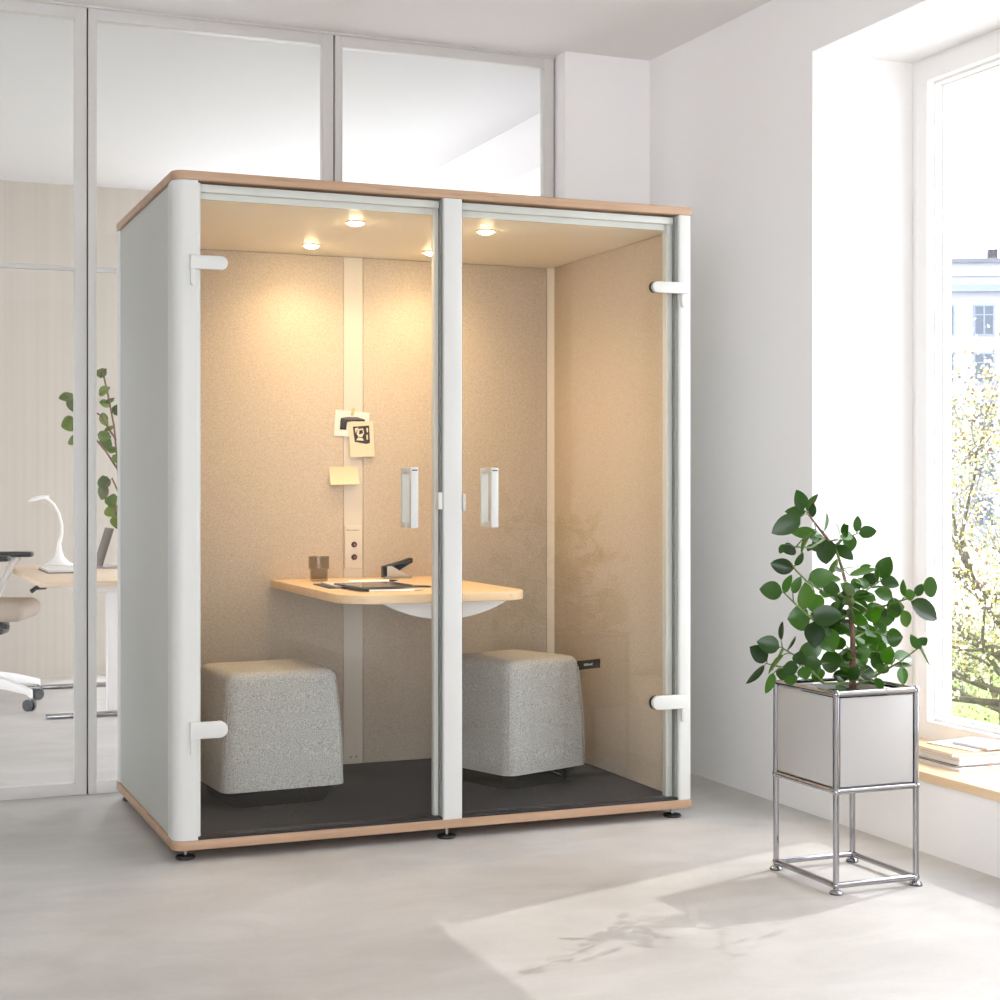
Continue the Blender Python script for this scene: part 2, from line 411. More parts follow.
BRANCHES = [
[(1.959, -1.019, 0.598), (1.96, -1.019, 0.689), (1.959, -1.019, 0.763), (1.951, -1.016, 0.888), (1.997, -0.904, 0.981), (1.958, -0.926, 1.05), (1.82, -1.066, 1.098), (1.715, -1.14, 1.164)],
[(1.955, -1.01, 0.891), (2.032, -0.985, 0.913), (2.097, -0.977, 0.944)],
[(1.957, -1.018, 0.813), (2.021, -1.0, 0.847), (2.023, -1.108, 0.875), (1.971, -1.26, 0.902), (1.978, -1.324, 0.921)],
[(1.955, -1.01, 0.887), (1.932, -0.979, 0.902), (1.833, -1.033, 0.921), (1.743, -1.083, 0.958), (1.718, -1.063, 0.99), (1.707, -1.058, 1.01)],
[(1.957, -1.012, 0.821), (1.918, -0.963, 0.802), (1.726, -1.138, 0.846), (1.621, -1.214, 0.898), (1.63, -1.136, 0.926)],
[(1.962, -1.017, 0.614), (2.049, -1.017, 0.643), (2.037, -1.157, 0.7), (2.077, -1.208, 0.752)],
[(2.077, -1.208, 0.752), (2.073, -1.24, 0.723), (2.061, -1.275, 0.703)],
[(1.96, -1.017, 0.622), (1.83, -1.051, 0.632), (1.706, -1.095, 0.723), (1.7, -1.016, 0.744)],
[(1.697, -1.11, 0.717), (1.641, -1.111, 0.696), (1.686, -0.948, 0.689)],
[(1.965, -0.953, 0.984), (1.925, -0.968, 1.06), (1.948, -0.991, 1.084), (1.982, -1.009, 1.098)],
[(1.861, -1.018, 1.088), (1.752, -1.098, 1.061), (1.667, -1.142, 1.064)],
[(1.957, -1.015, 0.838), (1.916, -0.981, 0.828), (1.847, -1.01, 0.808)],
[(1.96, -1.017, 0.672), (1.933, -0.955, 0.683), (1.701, -1.132, 0.703)],
[(1.961, -1.016, 0.705), (2.054, -0.954, 0.712), (2.111, -0.987, 0.713)],
[(1.699, -1.019, 0.74), (1.648, -1.04, 0.68)],
[(1.961, -1.016, 0.763), (2.06, -0.959, 0.78), (2.102, -1.012, 0.766)]]
VINE = [
(0.431, 4.716, 1.913, 0.455, 4.724, 1.977, 0.055),
(0.355, 4.257, 1.788, 0.411, 4.198, 1.824, 0.047),
(0.438, 4.533, 1.754, 0.486, 4.521, 1.773, 0.03),
(0.41, 4.604, 1.761, 0.48, 4.622, 1.738, 0.043),
(0.228, 4.394, 1.776, 0.145, 4.374, 1.773, 0.047),
(0.261, 4.76, 1.789, 0.268, 4.705, 1.702, 0.049),
(0.292, 4.723, 1.638, 0.198, 4.719, 1.619, 0.079),
(0.303, 4.682, 1.545, 0.233, 4.742, 1.517, 0.055),
(0.431, 4.667, 1.697, 0.461, 4.66, 1.611, 0.049),
(0.445, 4.662, 1.587, 0.499, 4.607, 1.609, 0.031),
(0.392, 4.571, 1.56, 0.467, 4.523, 1.545, 0.048),
(0.466, 4.66, 1.553, 0.455, 4.694, 1.463, 0.067),
(0.433, 4.447, 1.471, 0.488, 4.427, 1.461, 0.036),
(0.427, 4.209, 1.428, 0.451, 4.149, 1.387, 0.029),
(0.432, 4.514, 1.233, 0.418, 4.518, 1.316, 0.06),
(0.466, 4.645, 1.247, 0.425, 4.674, 1.168, 0.079),
(0.429, 4.269, 1.2, 0.439, 4.25, 1.125, 0.065),
(0.465, 4.594, 1.133, 0.501, 4.581, 1.064, 0.073),
(0.456, 4.189, 1.078, 0.454, 4.226, 0.99, 0.064),
(0.499, 4.612, 1.682, 0.526, 4.556, 1.743, 0.049),
(0.321, 4.531, 1.674, 0.252, 4.546, 1.716, 0.06),
(0.364, 4.645, 1.606, 0.287, 4.656, 1.576, 0.055),
(0.324, 4.363, 1.764, 0.253, 4.39, 1.777, 0.047)]
VINE_STEMS = [[(0.529, 4.423, 0.807), (0.518, 4.427, 1.047), (0.496, 4.436, 1.346), (0.473, 4.446, 1.616), (0.44, 4.459, 1.796), (0.407, 4.473, 1.958)], [(0.496, 4.436, 1.346), (0.424, 4.466, 1.466), (0.329, 4.504, 1.586), (0.24, 4.541, 1.598)], [(0.485, 4.441, 1.526), (0.396, 4.477, 1.676), (0.296, 4.518, 1.736), (0.218, 4.55, 1.79)], [(0.518, 4.427, 1.166), (0.462, 4.45, 1.298), (0.418, 4.468, 1.226), (0.429, 4.464, 1.166)], [(0.518, 4.427, 1.226), (0.479, 4.443, 1.166), (0.49, 4.439, 1.017)]]

# ------------------------------------------------------------------ the room
WX = 2.396; XN = 2.841; XO = 2.95; YREV = -.123; YEND = -2.05; ZT = 2.905; ZS = .245
fl = MB().box(-8, WX + .02, -8.2, 5.7, -.12, 0).build('floor', M['concrete']); struct(fl)

def ceil_z(y): return 3.2 - .0175 * (1.3 - y)
m = MB()
for (y0, y1, f) in ((-8.2, 1.36, ceil_z),):
    vs = [m.bm.verts.new((x, y, f(y) + dz)) for dz in (0, .15) for (x, y) in ((-6.1, y0), (XO, y0), (XO, y1), (-6.1, y1))]
    for q in ((0, 1, 2, 3), (4, 5, 6, 7), (0, 1, 5, 4), (1, 2, 6, 5), (2, 3, 7, 6), (3, 0, 4, 7)): m.bm.faces.new([vs[i] for i in q])
struct(m.build('ceiling', M['ceiling_paint']))
struct(MB().box(-6.5, XO, 1.36, 5.7, 3.23, 3.38).build('ceiling_back_room', M['ceiling_back']))

w = MB()                                            # right wall with the deep window niche
w.box(WX, XO, YREV, 1.215, 0, 3.3)
w.box(WX, XO, YEND, YREV, 0, ZS)
w.box(WX, XO, YEND, YREV, ZT, 3.3)
w.box(WX, XO, -8.2, YEND, 0, 3.3)
struct(w.build('wall_right', M['wall_paint']))
# right wall of the room behind the partition, with its own window opening
w = MB()
w.box(WX, XO, 1.215, 2.3, 0, 3.3); w.box(WX, XO, 4.95, 5.7, 0, 3.3); w.box(WX, XO, 2.3, 4.95, 0, .25); w.box(WX, XO, 2.3, 4.95, 2.94, 3.3)
struct(w.build('wall_right_back_room', M['wall_paint']))
struct(MB().box(1.972, WX, 1.215, 1.37, 0, 3.3).build('wall_stub', M['wall_paint']))
w = MB()                                            # far wall of the back room, unseen opening added at right to let light in
w.box(-6.5, .98, 5.5, 5.7, 0, 3.4); w.box(.98, XO, 5.5, 5.7, 0, .2); w.box(.98, XO, 5.5, 5.7, 2.95, 3.4); w.box(2.34, XO, 5.5, 5.7, .2, 2.95)
struct(w.build('wall_back', M['back_wall']))
struct(MB().box(-6.2, -1.16, 1.30, 1.42, 0, 3.4).build('wall_light_block', M['dark_plaster']))  # unseen solid wall, added to keep back-room light off the booth's left side
struct(MB().box(-6.2, -6, -8.2, 1.3, 0, 3.3).build('wall_left', M['dark_plaster']))
struct(MB().box(1.7, WX, -2.8, -2.65, 0, 3.3).build('wall_front', M['wall_paint']))
struct(MB().box(.25, WX, -8.2, -8, 0, 3.3).build('wall_rear', M['wall_paint']))

# the big window: casing, sash, glass and oak sill board
win = MB()
for (a, b_, c0, c1) in ((-.232, -.155, .30, 2.875), (-2.02, -1.943, .30, 2.875)):
    win.box(XN, XN + .07, a, b_, .3451, 2.8099)
win.box(XN, XN + .07, -2.02, -.155, 2.81, 2.885); win.box(XN, XN + .07, -2.02, -.155, .278, .345)
win.box(XN + .012, XN + .10, -.1551, YREV, .279, 2.8849); win.box(XN + .012, XN + .10, -2.05, -2.0201, .279, 2.8849)
win.box(XN + .012, XN + .10, -2.05, YREV, 2.8851, ZT)
win = struct(win.build('window_1', M['white_lacquer'])); WM[win.name] = Matrix.Identity(4)
sa = MB()
for (x0, x1, g_) in ((XN + .035, XN + .07, .004), (XN + .0701, XN + .108, .010)):
    sa.box(x0, x1, -.232 - g_, -.20, .352 + g_, 2.804 - g_); sa.box(x0, x1, -1.97, -1.943 + g_, .352 + g_, 2.804 - g_)
    sa.box(x0, x1, -1.97, -.20, 2.804 - g_ + .0001, 2.85); sa.box(x0, x1, -1.97, -.20, .30, .352 + g_ - .0001)
sa.build('sash', M['white_lacquer'], win)
MB().box(XN + .092, XN + .100, -1.95, -.225, .345, 2.81).build('window_pane', M['pane_glass'], win)
MB().box(WX - .012, XN + .02, YEND + .002, YREV - .002, ZS, .278, .003).build('window_sill', M['oak_sill'], win)

w2 = MB()
w2.box(2.80, 2.87, 2.3, 2.37, .25, 2.94); w2.box(2.80, 2.87, 4.88, 4.95, .25, 2.94); w2.box(2.80, 2.87, 2.3, 4.95, 2.87, 2.94); w2.box(2.80, 2.87, 2.3, 4.95, .25, .33)
w2 = struct(w2.build('window_2', M['white_lacquer']))
MB().box(2.83, 2.838, 2.36, 4.89, .32, 2.88).build('window_pane', M['pane_glass'], w2)

# glazed partition
P0, P1 = 1.324, 1.374
part_ = thing('wall_partition', (0, P0, 0), None, None); struct(part_)
edges = [-.105 + 1.0365 * k for k in range(-1, 3)]
for i in range(3):
    x0, x1 = edges[i] + .003, edges[i + 1] - .003
    lw, rw = (.034, .047)
    f = MB()
    f.box(x0, x0 + lw, P0, P1, .0, 3.19, .002); f.box(x1 - rw, x1, P0, P1, .0, 3.19, .002)
    f.box(x0, x1, P0 + .001, P1 - .001, 3.144, 3.19, .002); f.box(x0, x1, P0 + .001, P1 - .001, .0, .048, .002)
    f.build('partition_frame', M['frame_grey'], part_)
    MB().box(x0, x1, P0 + .006, P0 + .03, 2.121, 2.14, .002).build('partition_rail', M['frame_grey'], part_)
    MB().box(x0 + .02, x1 - .02, P0 + .018, P0 + .026, .03, 3.16).build('glass_pane', M['pane_glass'], part_)
tr_ = MB()
for e in edges: tr_.box(e - .003, e + .003, P0 + .012, P1 - .004, 0, 3.19)
tr_.build('shadow_joint', M['black_rubber'], part_)
tk = MB().box(edges[0], 1.972, P0 - .004, P1 + .004, 3.19, 3.206); tk.build('head_track', M['frame_grey'], part_)

# ------------------------------------------------------------------ office booth
W_, D_ = 1.936, 1.211
booth = thing('office_booth', (W_ / 2, D_ / 2, 0), 'white two-door office booth with oak top and bottom edges, downlights on inside', 'booth')
r = .045
def booth_outline(e=0.0):
    # rounded posts at the corners stand a little proud of the side panels
    pts = rrect(-.006 - e, W_ + .004 + e, -.002 - e, D_ + e, r, 7, (1, .25, .5, .5))
    return pts
MB().prism(booth_outline(.003), .039, .071, .003).build('base_plate', M['oak_x'], booth)
MB().prism(booth_outline(.003), 2.27, 2.30, .003).build('top_plate', M['oak_x'], booth)
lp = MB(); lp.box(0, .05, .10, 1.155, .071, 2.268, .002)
lp.build('side_panel', M['booth_white_shaded'], booth)
MB().box(W_ - .045, W_, .06, 1.155, .071, 2.268, .002).build('side_panel', M['booth_white'], booth)
bp = MB().box(.05, W_ - .05, 1.19, 1.207, .071, 2.268).build('back_shell', M['booth_white'], booth)
# corner posts
c = MB(); c.prism(rrect(-.006, .076, -.002, .105, r, 8, (1, .1, .1, .1)), .071, 2.269)
c.build('corner_post', M['booth_white'], booth)
c = MB(); c.prism(rrect(1.884, W_ + .004, -.002, .06, .012, 4), .071, 2.269); c.build('corner_post', M['booth_white'], booth)
c = MB(); c.prism(rrect(-.006, .05, 1.157, D_, .02, 4), .071, 2.269); c.build('corner_post', M['booth_white'], booth)
c = MB(); c.prism(rrect(W_ - .05, W_ + .004, 1.157, D_, .02, 4), .071, 2.269); c.build('corner_post', M['booth_white'], booth)
c = MB(); c.prism(rrect(.944, 1.016, -.003, .06, .006, 3), .071, 2.269); c.build('middle_post', M['booth_white'], booth)
# door seals (dark lines beside the posts) and inner stop frames
for (a, b_) in ((.0765, .0845), (.9365, .9435), (1.0165, 1.0185), (1.8735, 1.8835)):
    MB().box(a, b_, .006, .03, .082, 2.262).build('door_seal', M['seal_grey'] if a > .5 else M['booth_white'], booth)
for (a, b_) in ((.05, .086), (.922, .943), (1.0165, 1.021), (1.85, 1.885)):
    MB().box(a, b_, .032, .062, .078, 2.262, .002).build('door_stop', M['booth_white'], booth)
for (a, b_) in ((.0765, .943), (1.017, 1.884)):
    h = MB(); h.box(a, b_, .022, .06, 2.236, 2.262, .002); h.box(a, b_, .045, .06, 2.215, 2.24); h.build('header_rail', M['booth_white'], booth)
    MB().box(a, b_, -.001, .06, .071, .081, .003).build('threshold', M['black_rubber'], booth)
MB().box(.05, W_ - .045, .06, 1.19, .071, .08).build('carpet', M['carpet'], booth)
MB().box(.05, W_ - .045, .06, 1.19, 2.215, 2.268).build('booth_ceiling', M['booth_ceiling'], booth)
# felt lining
YB = 1.165
MB().box(.07, .926, YB, 1.19, .08, 2.214, .004).build('felt_panel', M['felt'], booth)
MB().box(1.012, 1.86, YB, 1.19, .08, 2.214, .004).build('felt_panel', M['felt'], booth)
MB().box(.05, .065, .105, 1.16, .08, 2.214, .004).build('felt_panel', M['felt'], booth)
MB().box(1.882, 1.891, .066, 1.135, .08, 2.214, .003).build('felt_panel', M['felt'], booth)
MB().box(.9275, 1.0105, YB + .004, 1.19, .08, 2.214).build('cable_channel', M['cream_channel'], booth)
cp = MB(); cp.prism([(1.861, YB), (1.886, YB - .03), (1.891, YB - .03), (1.891, 1.19), (1.861, 1.19)], .08, 2.214); cp.build('corner_trim', M['cream_channel'], booth)
# socket plate with two round inlets
sp = MB().box(.930, 1.008, YB - .004, YB + .004, .905, 1.084, .002).build('socket_plate', M['cream_channel'], booth)
for z in (1.004, .951):
    turn = Matrix.Rotation(R(90), 4, 'X')
    MB().lathe([(0, 0), (.0125, 0), (.0125, .004), (.010, .006), (.0, .006)], (.9705, YB - .004, z), 20, turn).build('socket', M['black_plastic'], sp)
    MB().lathe([(0, 0), (.0045, 0), (.004, .003), (0, .0032)], (.972, YB - .0098, z - .001), 12, turn).build('indicator', M['red_led'], sp)
q = MB(); x = .939
for wd, hg in ((.006, .008), (.003, .004), (.004, .004), (.005, .004), (.004, .004), (.005, .004), (.004, .004), (.003, .008), (.004, .004), (.005, .004), (.003, .005)):
    q.box(x, x + wd * .8, YB - .0046, YB - .0038, 1.062, 1.062 + hg); x += wd + .0008
q.build('plate_lettering', M['mark_tan'], sp)
for x in (.959, .983):
    MB().lathe([(0, 0), (.006, 0), (.005, .003), (0, .0035)], (x, YB + .004, .109), 12, Matrix.Rotation(R(90), 4, 'X')).build('screw', M['steel'], booth)
# glass doors
def door(x0, x1, hinge_left):
    d = MB().box(x0, x1, .006, .014, .083, 2.259).build('glass_door', M['booth_glass'], booth)
    for z0, z1 in ((1.972, 2.018), (.410, .466)) if hinge_left else ((1.972, 2.014), (.416, .468)):
        h = MB()
        rr_ = (z1 - z0) / 2
        if hinge_left:
            xs, xe = .046, .172
            out = [(xs, z0), (xe - rr_, z0)] + [(xe - rr_ + rr_ * math.cos(R(a)), (z0 + z1) / 2 + rr_ * math.sin(R(a))) for a in range(-80, 90, 16)] + [(xe - rr_, z1), (xs, z1)]
        else:
            xs, xe = 1.768, 1.914
            out = [(xe, z0), (xe, z1), (xs + rr_, z1)] + [(xs + rr_ + rr_ * math.cos(R(a)), (z0 + z1) / 2 + rr_ * math.sin(R(a))) for a in range(100, 270, 16)] + [(xs + rr_, z0)]
        tm = Matrix.Rotation(R(90), 4, 'X')
        h.prism(out, .0035, .019, .003, mat=tm)          # y from -.019 to -.0035
        h.prism([(p[0] if True else 0, p[1]) for p in out if (p[0] > .09 if hinge_left else p[0] < 1.872)] , -.0055, .0036, mat=tm)
        if hinge_left: h.prism(rrect(.048, .066, z0 - .055, z0 + .006, .009, 5), .0035, .015, .002, mat=tm)
        else: h.prism(rrect(1.892, 1.910, z0 - .05, z0 + .006, .009, 5), .0035, .015, .002, mat=tm)
        h.build('hinge', M['booth_white'], d)
        if not hinge_left:
            g = MB(); g.prism([(1.763 + rr_ + rr_ * math.cos(R(a)), (z0 + z1) / 2 + rr_ * math.sin(R(a))) for a in range(0, 360, 18)], -.0058, .003, mat=tm); g.build('hinge_gasket', M['black_rubber'], d)
    hx = .806 if hinge_left else 1.107
    h = MB()
    h.box(hx, hx + .028, -.052, -.034, 1.104, 1.316, .003)
    h.box(hx + .002, hx + .026, -.036, .006, 1.104, 1.124, .002); h.box(hx + .002, hx + .026, -.036, .006, 1.296, 1.316, .002)
    h.box(hx + .002, hx + .026, .014, .05, 1.104, 1.124, .002); h.box(hx + .002, hx + .026, .014, .05, 1.296, 1.316, .002)
    h.box(hx, hx + .028, .046, .062, 1.104, 1.316, .003)
    h = h.build('handle', M['booth_white'], d)
    t = MB(); x = hx + .004
    for wd in ((.006, .003, .004, .005) if hinge_left else (.006, .003, .003, .006)):
        t.box(x, x + wd, -.0527, -.0518, 1.3035, 1.3075); x += wd + .0006
    t.build('handle_mark', M['print_black'], h)
    if hinge_left: MB().box(.924, .9405, -.006, .02, 1.168, 1.228, .003).build('latch', M['booth_white'], d)
    else: MB().box(1.0175, 1.028, -.006, .02, 1.162, 1.222, .003).build('latch', M['booth_white'], d)
door(.085, .936, True); door(1.019, 1.873, False)
for (x, y) in ((.045, .06), (.968, .03), (1.885, .05), (.04, 1.14), (1.885, 1.14)):
    f = MB(); f.lathe([(0, 0), (.031, 0), (.034, .004), (.032, .010), (.018, .014), (0, .014)], (x, y, 0), 24)
    f = f.build('levelling_foot', M['black_plastic'], booth)
    MB().lathe([(0, .013), (.007, .013), (.007, .039), (0, .039)], (x, y, 0), 12).build('threaded_stem', M['steel'], f)
SPOTS = [(.713, .90), (.713, .30), (1.228, .305), (1.222, .90)]
for (x, y) in SPOTS:
    d = MB().lathe([(.042, 0), (.048, -.001), (.050, -.004), (.0, -.004)][::-1] + [], (x, y, 2.2155), 24)
    d = MB().lathe([(.030, -.003), (.036, -.003), (.038, 0), (.038, .002), (.030, .002)], (x, y, 2.213), 28).build('downlight', M['booth_ceiling'], booth)
    MB().lathe([(0, 0), (.012, .001), (.022, .004), (.028, .009), (.028, .014), (0, .014)], (x, y, 2.2005), 28).build('downlight_lens', M['bulb'], d)

# table fixed between the seats
table = thing('wall_table', (.968, YB, .081), 'oak table with rounded corners inside the booth, fixed to its back wall', 'table')
ZT_ = .864
out = rrect(.612, 1.336, .098, YB - .001, .13, 8, (1, 1, 0, 0))
MB().prism(out, ZT_ - .033, ZT_, .004).build('tabletop', M['oak_table'], table)
half = [(.745 + .0, 0)] 
cxm, chord, dep = 1.066, .27, .077
Rm = (chord ** 2 + dep ** 2) / (2 * dep)
pts = []
for k in range(25):
    x = -chord + 2 * chord * k / 24
    pts.append((cxm + x, ZT_ - .034 + (Rm - dep) - math.sqrt(max(0, Rm * Rm - x * x))))
MB().prism(pts, -.325, -.30, .002, mat=Matrix.Rotation(R(90), 4, 'X')).build('half_moon_apron', M['white_lacquer'], table)
MB().box(.93, 1.01, .40, YB - .004, ZT_ - .075, ZT_ - .034, .004).build('support_beam', M['white_lacquer'], table)

# poufs
def pouf(loc, rz, label, wx, wy, hh, tag_side=None):
    t = thing('pouf', loc, label, 'pouf', None, rz)
    ww = WM[t.name]
    b = bmesh.new(); bmesh.ops.create_cube(b, size=1.0)
    z0, z1 = .066, hh
    for v in b.verts:
        k = 1.0 if v.co.z < 0 else .90
        v.co = Vector((v.co.x * wx * k, v.co.y * wy * k, z0 if v.co.z < 0 else z1))
    vert = [e for e in b.edges if abs(e.verts[0].co.z - e.verts[1].co.z) > .1]
    bmesh.ops.bevel(b, geom=vert, offset=.045, segments=6, profile=.5, affect='EDGES')
    top = [e for e in b.edges if e.verts[0].co.z > z1 - .001 and e.verts[1].co.z > z1 - .001 and len(e.link_faces) == 2 and any(abs(f.normal.z) < .5 for f in e.link_faces)]
    bmesh.ops.bevel(b, geom=top, offset=.03, segments=5, profile=.5, affect='EDGES')
    bmesh.ops.subdivide_edges(b, edges=[e for e in b.edges if abs(e.verts[0].co.z - e.verts[1].co.z) > .1], cuts=7)
    for v in b.verts:                                     # upholstery swells a little between the seams
        s = (v.co.z - z0) / (z1 - z0)
        if .02 < s < .93:
            k = 1 + .02 * math.sin(math.pi * s); v.co.x *= k; v.co.y *= k
        if s > .97: v.co.z += .014 * max(0, 1 - (v.co.x / (wx * .45)) ** 2) * max(0, 1 - (v.co.y / (wy * .45)) ** 2)
    mb = MB(); mb._add(b, ww)
    mb.build('cushion', M['pouf_fabric'], t, 50)
    k = MB()
    lo = rrect(-wx * .5 + .055, wx * .5 - .055, -wy * .5 + .055, wy * .5 - .055, .05, 6); hi = rrect(-wx * .5 + .012, wx * .5 - .012, -wy * .5 + .012, wy * .5 - .012, .05, 6)
    bm = k.bm
    a = [bm.verts.new(ww @ Vector((p[0], p[1], 0))) for p in lo]; c = [bm.verts.new(ww @ Vector((p[0], p[1], .067))) for p in hi]
    n = len(lo)
    for i in range(n): bm.faces.new((a[i], a[(i + 1) % n], c[(i + 1) % n], c[i]))
    bm.faces.new(a[::-1]); bm.faces.new(c)
    k.build('base', M['base_black'], t)
    for (sx, sy) in ((-1, -1), (1, -1)):
        xx, yy = sx * (wx * .5 - .012), sy * (wy * .5 - .012)
        pl = []
        for i in range(9):
            s = i / 8; z = z0 + .004 + (z1 - z0 - .045) * s; kk = (1 - .10 * (z - z0) / (z1 - z0)) * (1 + .02 * math.sin(math.pi * s))
            pl.append(ww @ Vector((xx * kk, yy * kk, z)))
        MB().path(pl, .0022, 6).build('seam', M['pouf_fabric'], t)
    return t
pl_ = pouf((.458, .60, .081), R(4), 'light grey fabric pouf on a black base, behind the left glass door', .47, .45, .492)
pr_ = pouf((1.445, .565, .081), R(20), 'light grey fabric pouf with a small black tag, behind the right glass door', .43, .43, .495)
ww = WM[pr_.name]
tg = MB(); tg.box(.180, .325, -.170, -.164, .436, .472, .001, mat=ww); tg = tg.build('tag', M['black_plastic'], pr_)
q = MB(); x = .232
for wd, hg in ((.006, .007), (.004, .006), (.005, .008), (.003, .006), (.005, .006), (.005, .005), (.004, .005), (.005, .006), (.003, .008)):
    q.box(x, x + wd * .75, -.1708, -.1699, .450, .450 + hg * 1.3, mat=ww); x += wd + .001
q.build('tag_lettering', M['mark_pale'], tg)

# things on the table
Z = ZT_ + .0005
tb = thing('tumbler', (.768, .985, Z), 'smoky grey glass tumbler standing on the oak booth table', 'glass')
MB().lathe([(0, 0), (.0335, 0), (.036, .004), (.0365, .045), (.0425, .052), (.0425, .100), (.0395, .100), (.0395, .054), (.033, .045), (.032, .008), (0, .008)], (.768, .985, Z), 32).build('tumbler_body', M['tumbler_glass'], tb)

def rot_box(name, mat_, parent, cx, cy, rz, sx, sy, z0, z1, b=.001):
    mm = Matrix.Translation((cx, cy, 0)) @ Matrix.Rotation(rz, 4, 'Z')
    return MB().box(-sx / 2, sx / 2, -sy / 2, sy / 2, z0, z1, b, mat=mm).build(name, mat_, parent)
nb = thing('notebook', (.83, .62, Z), 'open dark-covered notebook with white pages under the tablet on the booth table', 'notebook')
rot_box('cover', M['dark_grey'], nb, .835, .62, R(-3), .32, .27, Z, Z + .004)
rot_box('pages', M['paper'], nb, .85, .625, R(-3), .29, .25, Z + .004, Z + .010)
tp = thing('tablet', (.83, .42, Z + .0105), 'slim tablet with dark glossy screen lying on the open notebook', 'tablet')
rot_box('body', M['dark_grey'], tp, .835, .42, R(3), .24, .30, Z + .0105, Z + .0165, .0015)
rot_box('screen', M['tablet_screen'], tp, .835, .42, R(3), .228, .288, Z + .0165, Z + .0172, 0)
def pen(name, label, a, b_, m1, m2, r_=.0045, group='pens on the booth table'):
    a = Vector(a); b_ = Vector(b_)
    t = thing(name, a, label, 'pen', group)
    d = (b_ - a)
    MB().path([a, a + d * .82], r_, 10).build('barrel', m1, t)
    MB().path([a + d * .82, a + d * .93, b_], [r_, r_ * .8, r_ * .25], 10).build('tip', m2, t)
pen('pen', 'white stylus with grey tip along the front edge of the tablet', (.752, .256, Z + .0045), (.955, .236, Z + .0045), M['white_lacquer'], M['alu'])
pen('pen', 'white pen lying across the notebook behind the tablet', (.80, .68, Z + .0145), (1.0, .67, Z + .0145), M['white_lacquer'], M['black_plastic'])
pen('pen', 'dark pen lying right of the tablet', (.965, .52, Z + .0045), (1.045, .40, Z + .0045), M['dark_grey'], M['black_plastic'])
ph = thing('phone', (.95, .86, Z), 'thin pale phone lying on the table behind the notebook', 'phone')
rot_box('phone_body', M['paper_cream'], ph, .95, .865, R(-10), .15, .075, Z, Z + .008, .002)
st = thing('stapler', (1.12, 1.05, Z), 'black and silver stapler standing open at the back of the table', 'stapler')
mm = Matrix.Translation((1.128, 1.06, Z))
MB().box(-.06, .06, -.018, .018, 0, .010, .003, mat=mm).build('stapler_base', M['steel'], st)
tm = mm @ Matrix.Rotation(R(90), 4, 'X')
MB().prism([(-.05, .01), (.045, .010), (-.03, .052), (-.05, .052)], -.019, .019, .002, mat=tm).build('side_plate', M['alu'], st)
MB().prism([(-.062, .006), (-.05, .006), (-.05, .05), (.055, .085), (.064, .082), (.064, .064), (-.03, .030), (-.062, .045)], -.0165, .0165, .003, mat=tm).build('stapler_arm', M['black_plastic'], st)
MB().prism([(-.02, .034), (.05, .058), (.05, .042), (.0, .026)], -.012, .012, .001, mat=tm).build('magazine_rail', M['steel'], st)

# cards on the booth wall
YC = YB - .0015
def card(x0, x1, z0, z1, tilt, y=YC, bend=.006):
    mb = MB(); cx, cz = (x0 + x1) / 2, (z0 + z1) / 2; bm = mb.bm; grid = []
    for j in range(7):
        row = []
        for i in range(2):
            x = (x0, x1)[i] - cx; s = j / 6; z = z0 + (z1 - z0) * s - cz
            X = x * math.cos(tilt) - z * math.sin(tilt); Zz = x * math.sin(tilt) + z * math.cos(tilt)
            row.append((cx + X, y - bend * (1 - s) ** 2, cz + Zz))
        grid.append(row)
    fr = [[bm.verts.new(p) for p in r_] for r_ in grid]; bk = [[bm.verts.new((p[0], p[1] + .0008, p[2])) for p in r_] for r_ in grid]
    for j in range(6):
        bm.faces.new((fr[j][0], fr[j][1], fr[j + 1][1], fr[j + 1][0])); bm.faces.new((bk[j][0], bk[j + 1][0], bk[j + 1][1], bk[j][1]))
        for i in (0, 1): bm.faces.new((fr[j][i], fr[j + 1][i], bk[j + 1][i], bk[j][i]))
    for j in (0, 6): bm.faces.new((fr[j][0], fr[j][1], bk[j][1], bk[j][0]))
    return mb
tX = Matrix.Rotation(R(90), 4, 'X')
c1 = thing('photo_card', (.96, YC, 1.51), 'white card with a dark print, taped to the booth wall behind the other card', 'card')
card(.886, 1.036, 1.457, 1.566, R(-4), YC, .002).build('card_sheet', M['paper'], c1)
MB().prism([(.908, 1.489), (.911, 1.528), (.914, 1.537), (.945, 1.541), (.985, 1.541), (1.018, 1.531), (1.019, 1.521), (.97, 1.523), (.948, 1.521), (.940, 1.519), (.936, 1.488)], -YC + .0022, -YC + .0030, mat=tX).build('dark_print', M['print_black'], c1)
MB().prism([(.916, 1.534), (.95, 1.540), (.985, 1.540), (1.015, 1.531), (.98, 1.529), (.94, 1.530)], -YC + .0030, -YC + .0034, mat=tX).build('print_highlight', M['print_grey'], c1)
MB().prism([(.955, 1.548), (.968, 1.546), (.976, 1.578), (.962, 1.580)], -YC + .0024, -YC + .0034, mat=tX).build('tape_strip', M['tape'], c1)
c2_ = thing('photo_card', (1.0, YC - .006, 1.45), 'cream instant photo with a black and white picture, in front of the white card', 'card')
y2 = YC - .0045
card(.949, 1.057, 1.374, 1.523, R(2), y2, .006).build('card_sheet', M['paper_cream'], c2_)
MB().prism([(.964, 1.500), (1.035, 1.506), (1.039, 1.432), (1.022, 1.428), (.972, 1.436)], -y2 + .0024, -y2 + .0032, mat=tX).build('dark_print', M['print_black'], c2_)
q = MB()
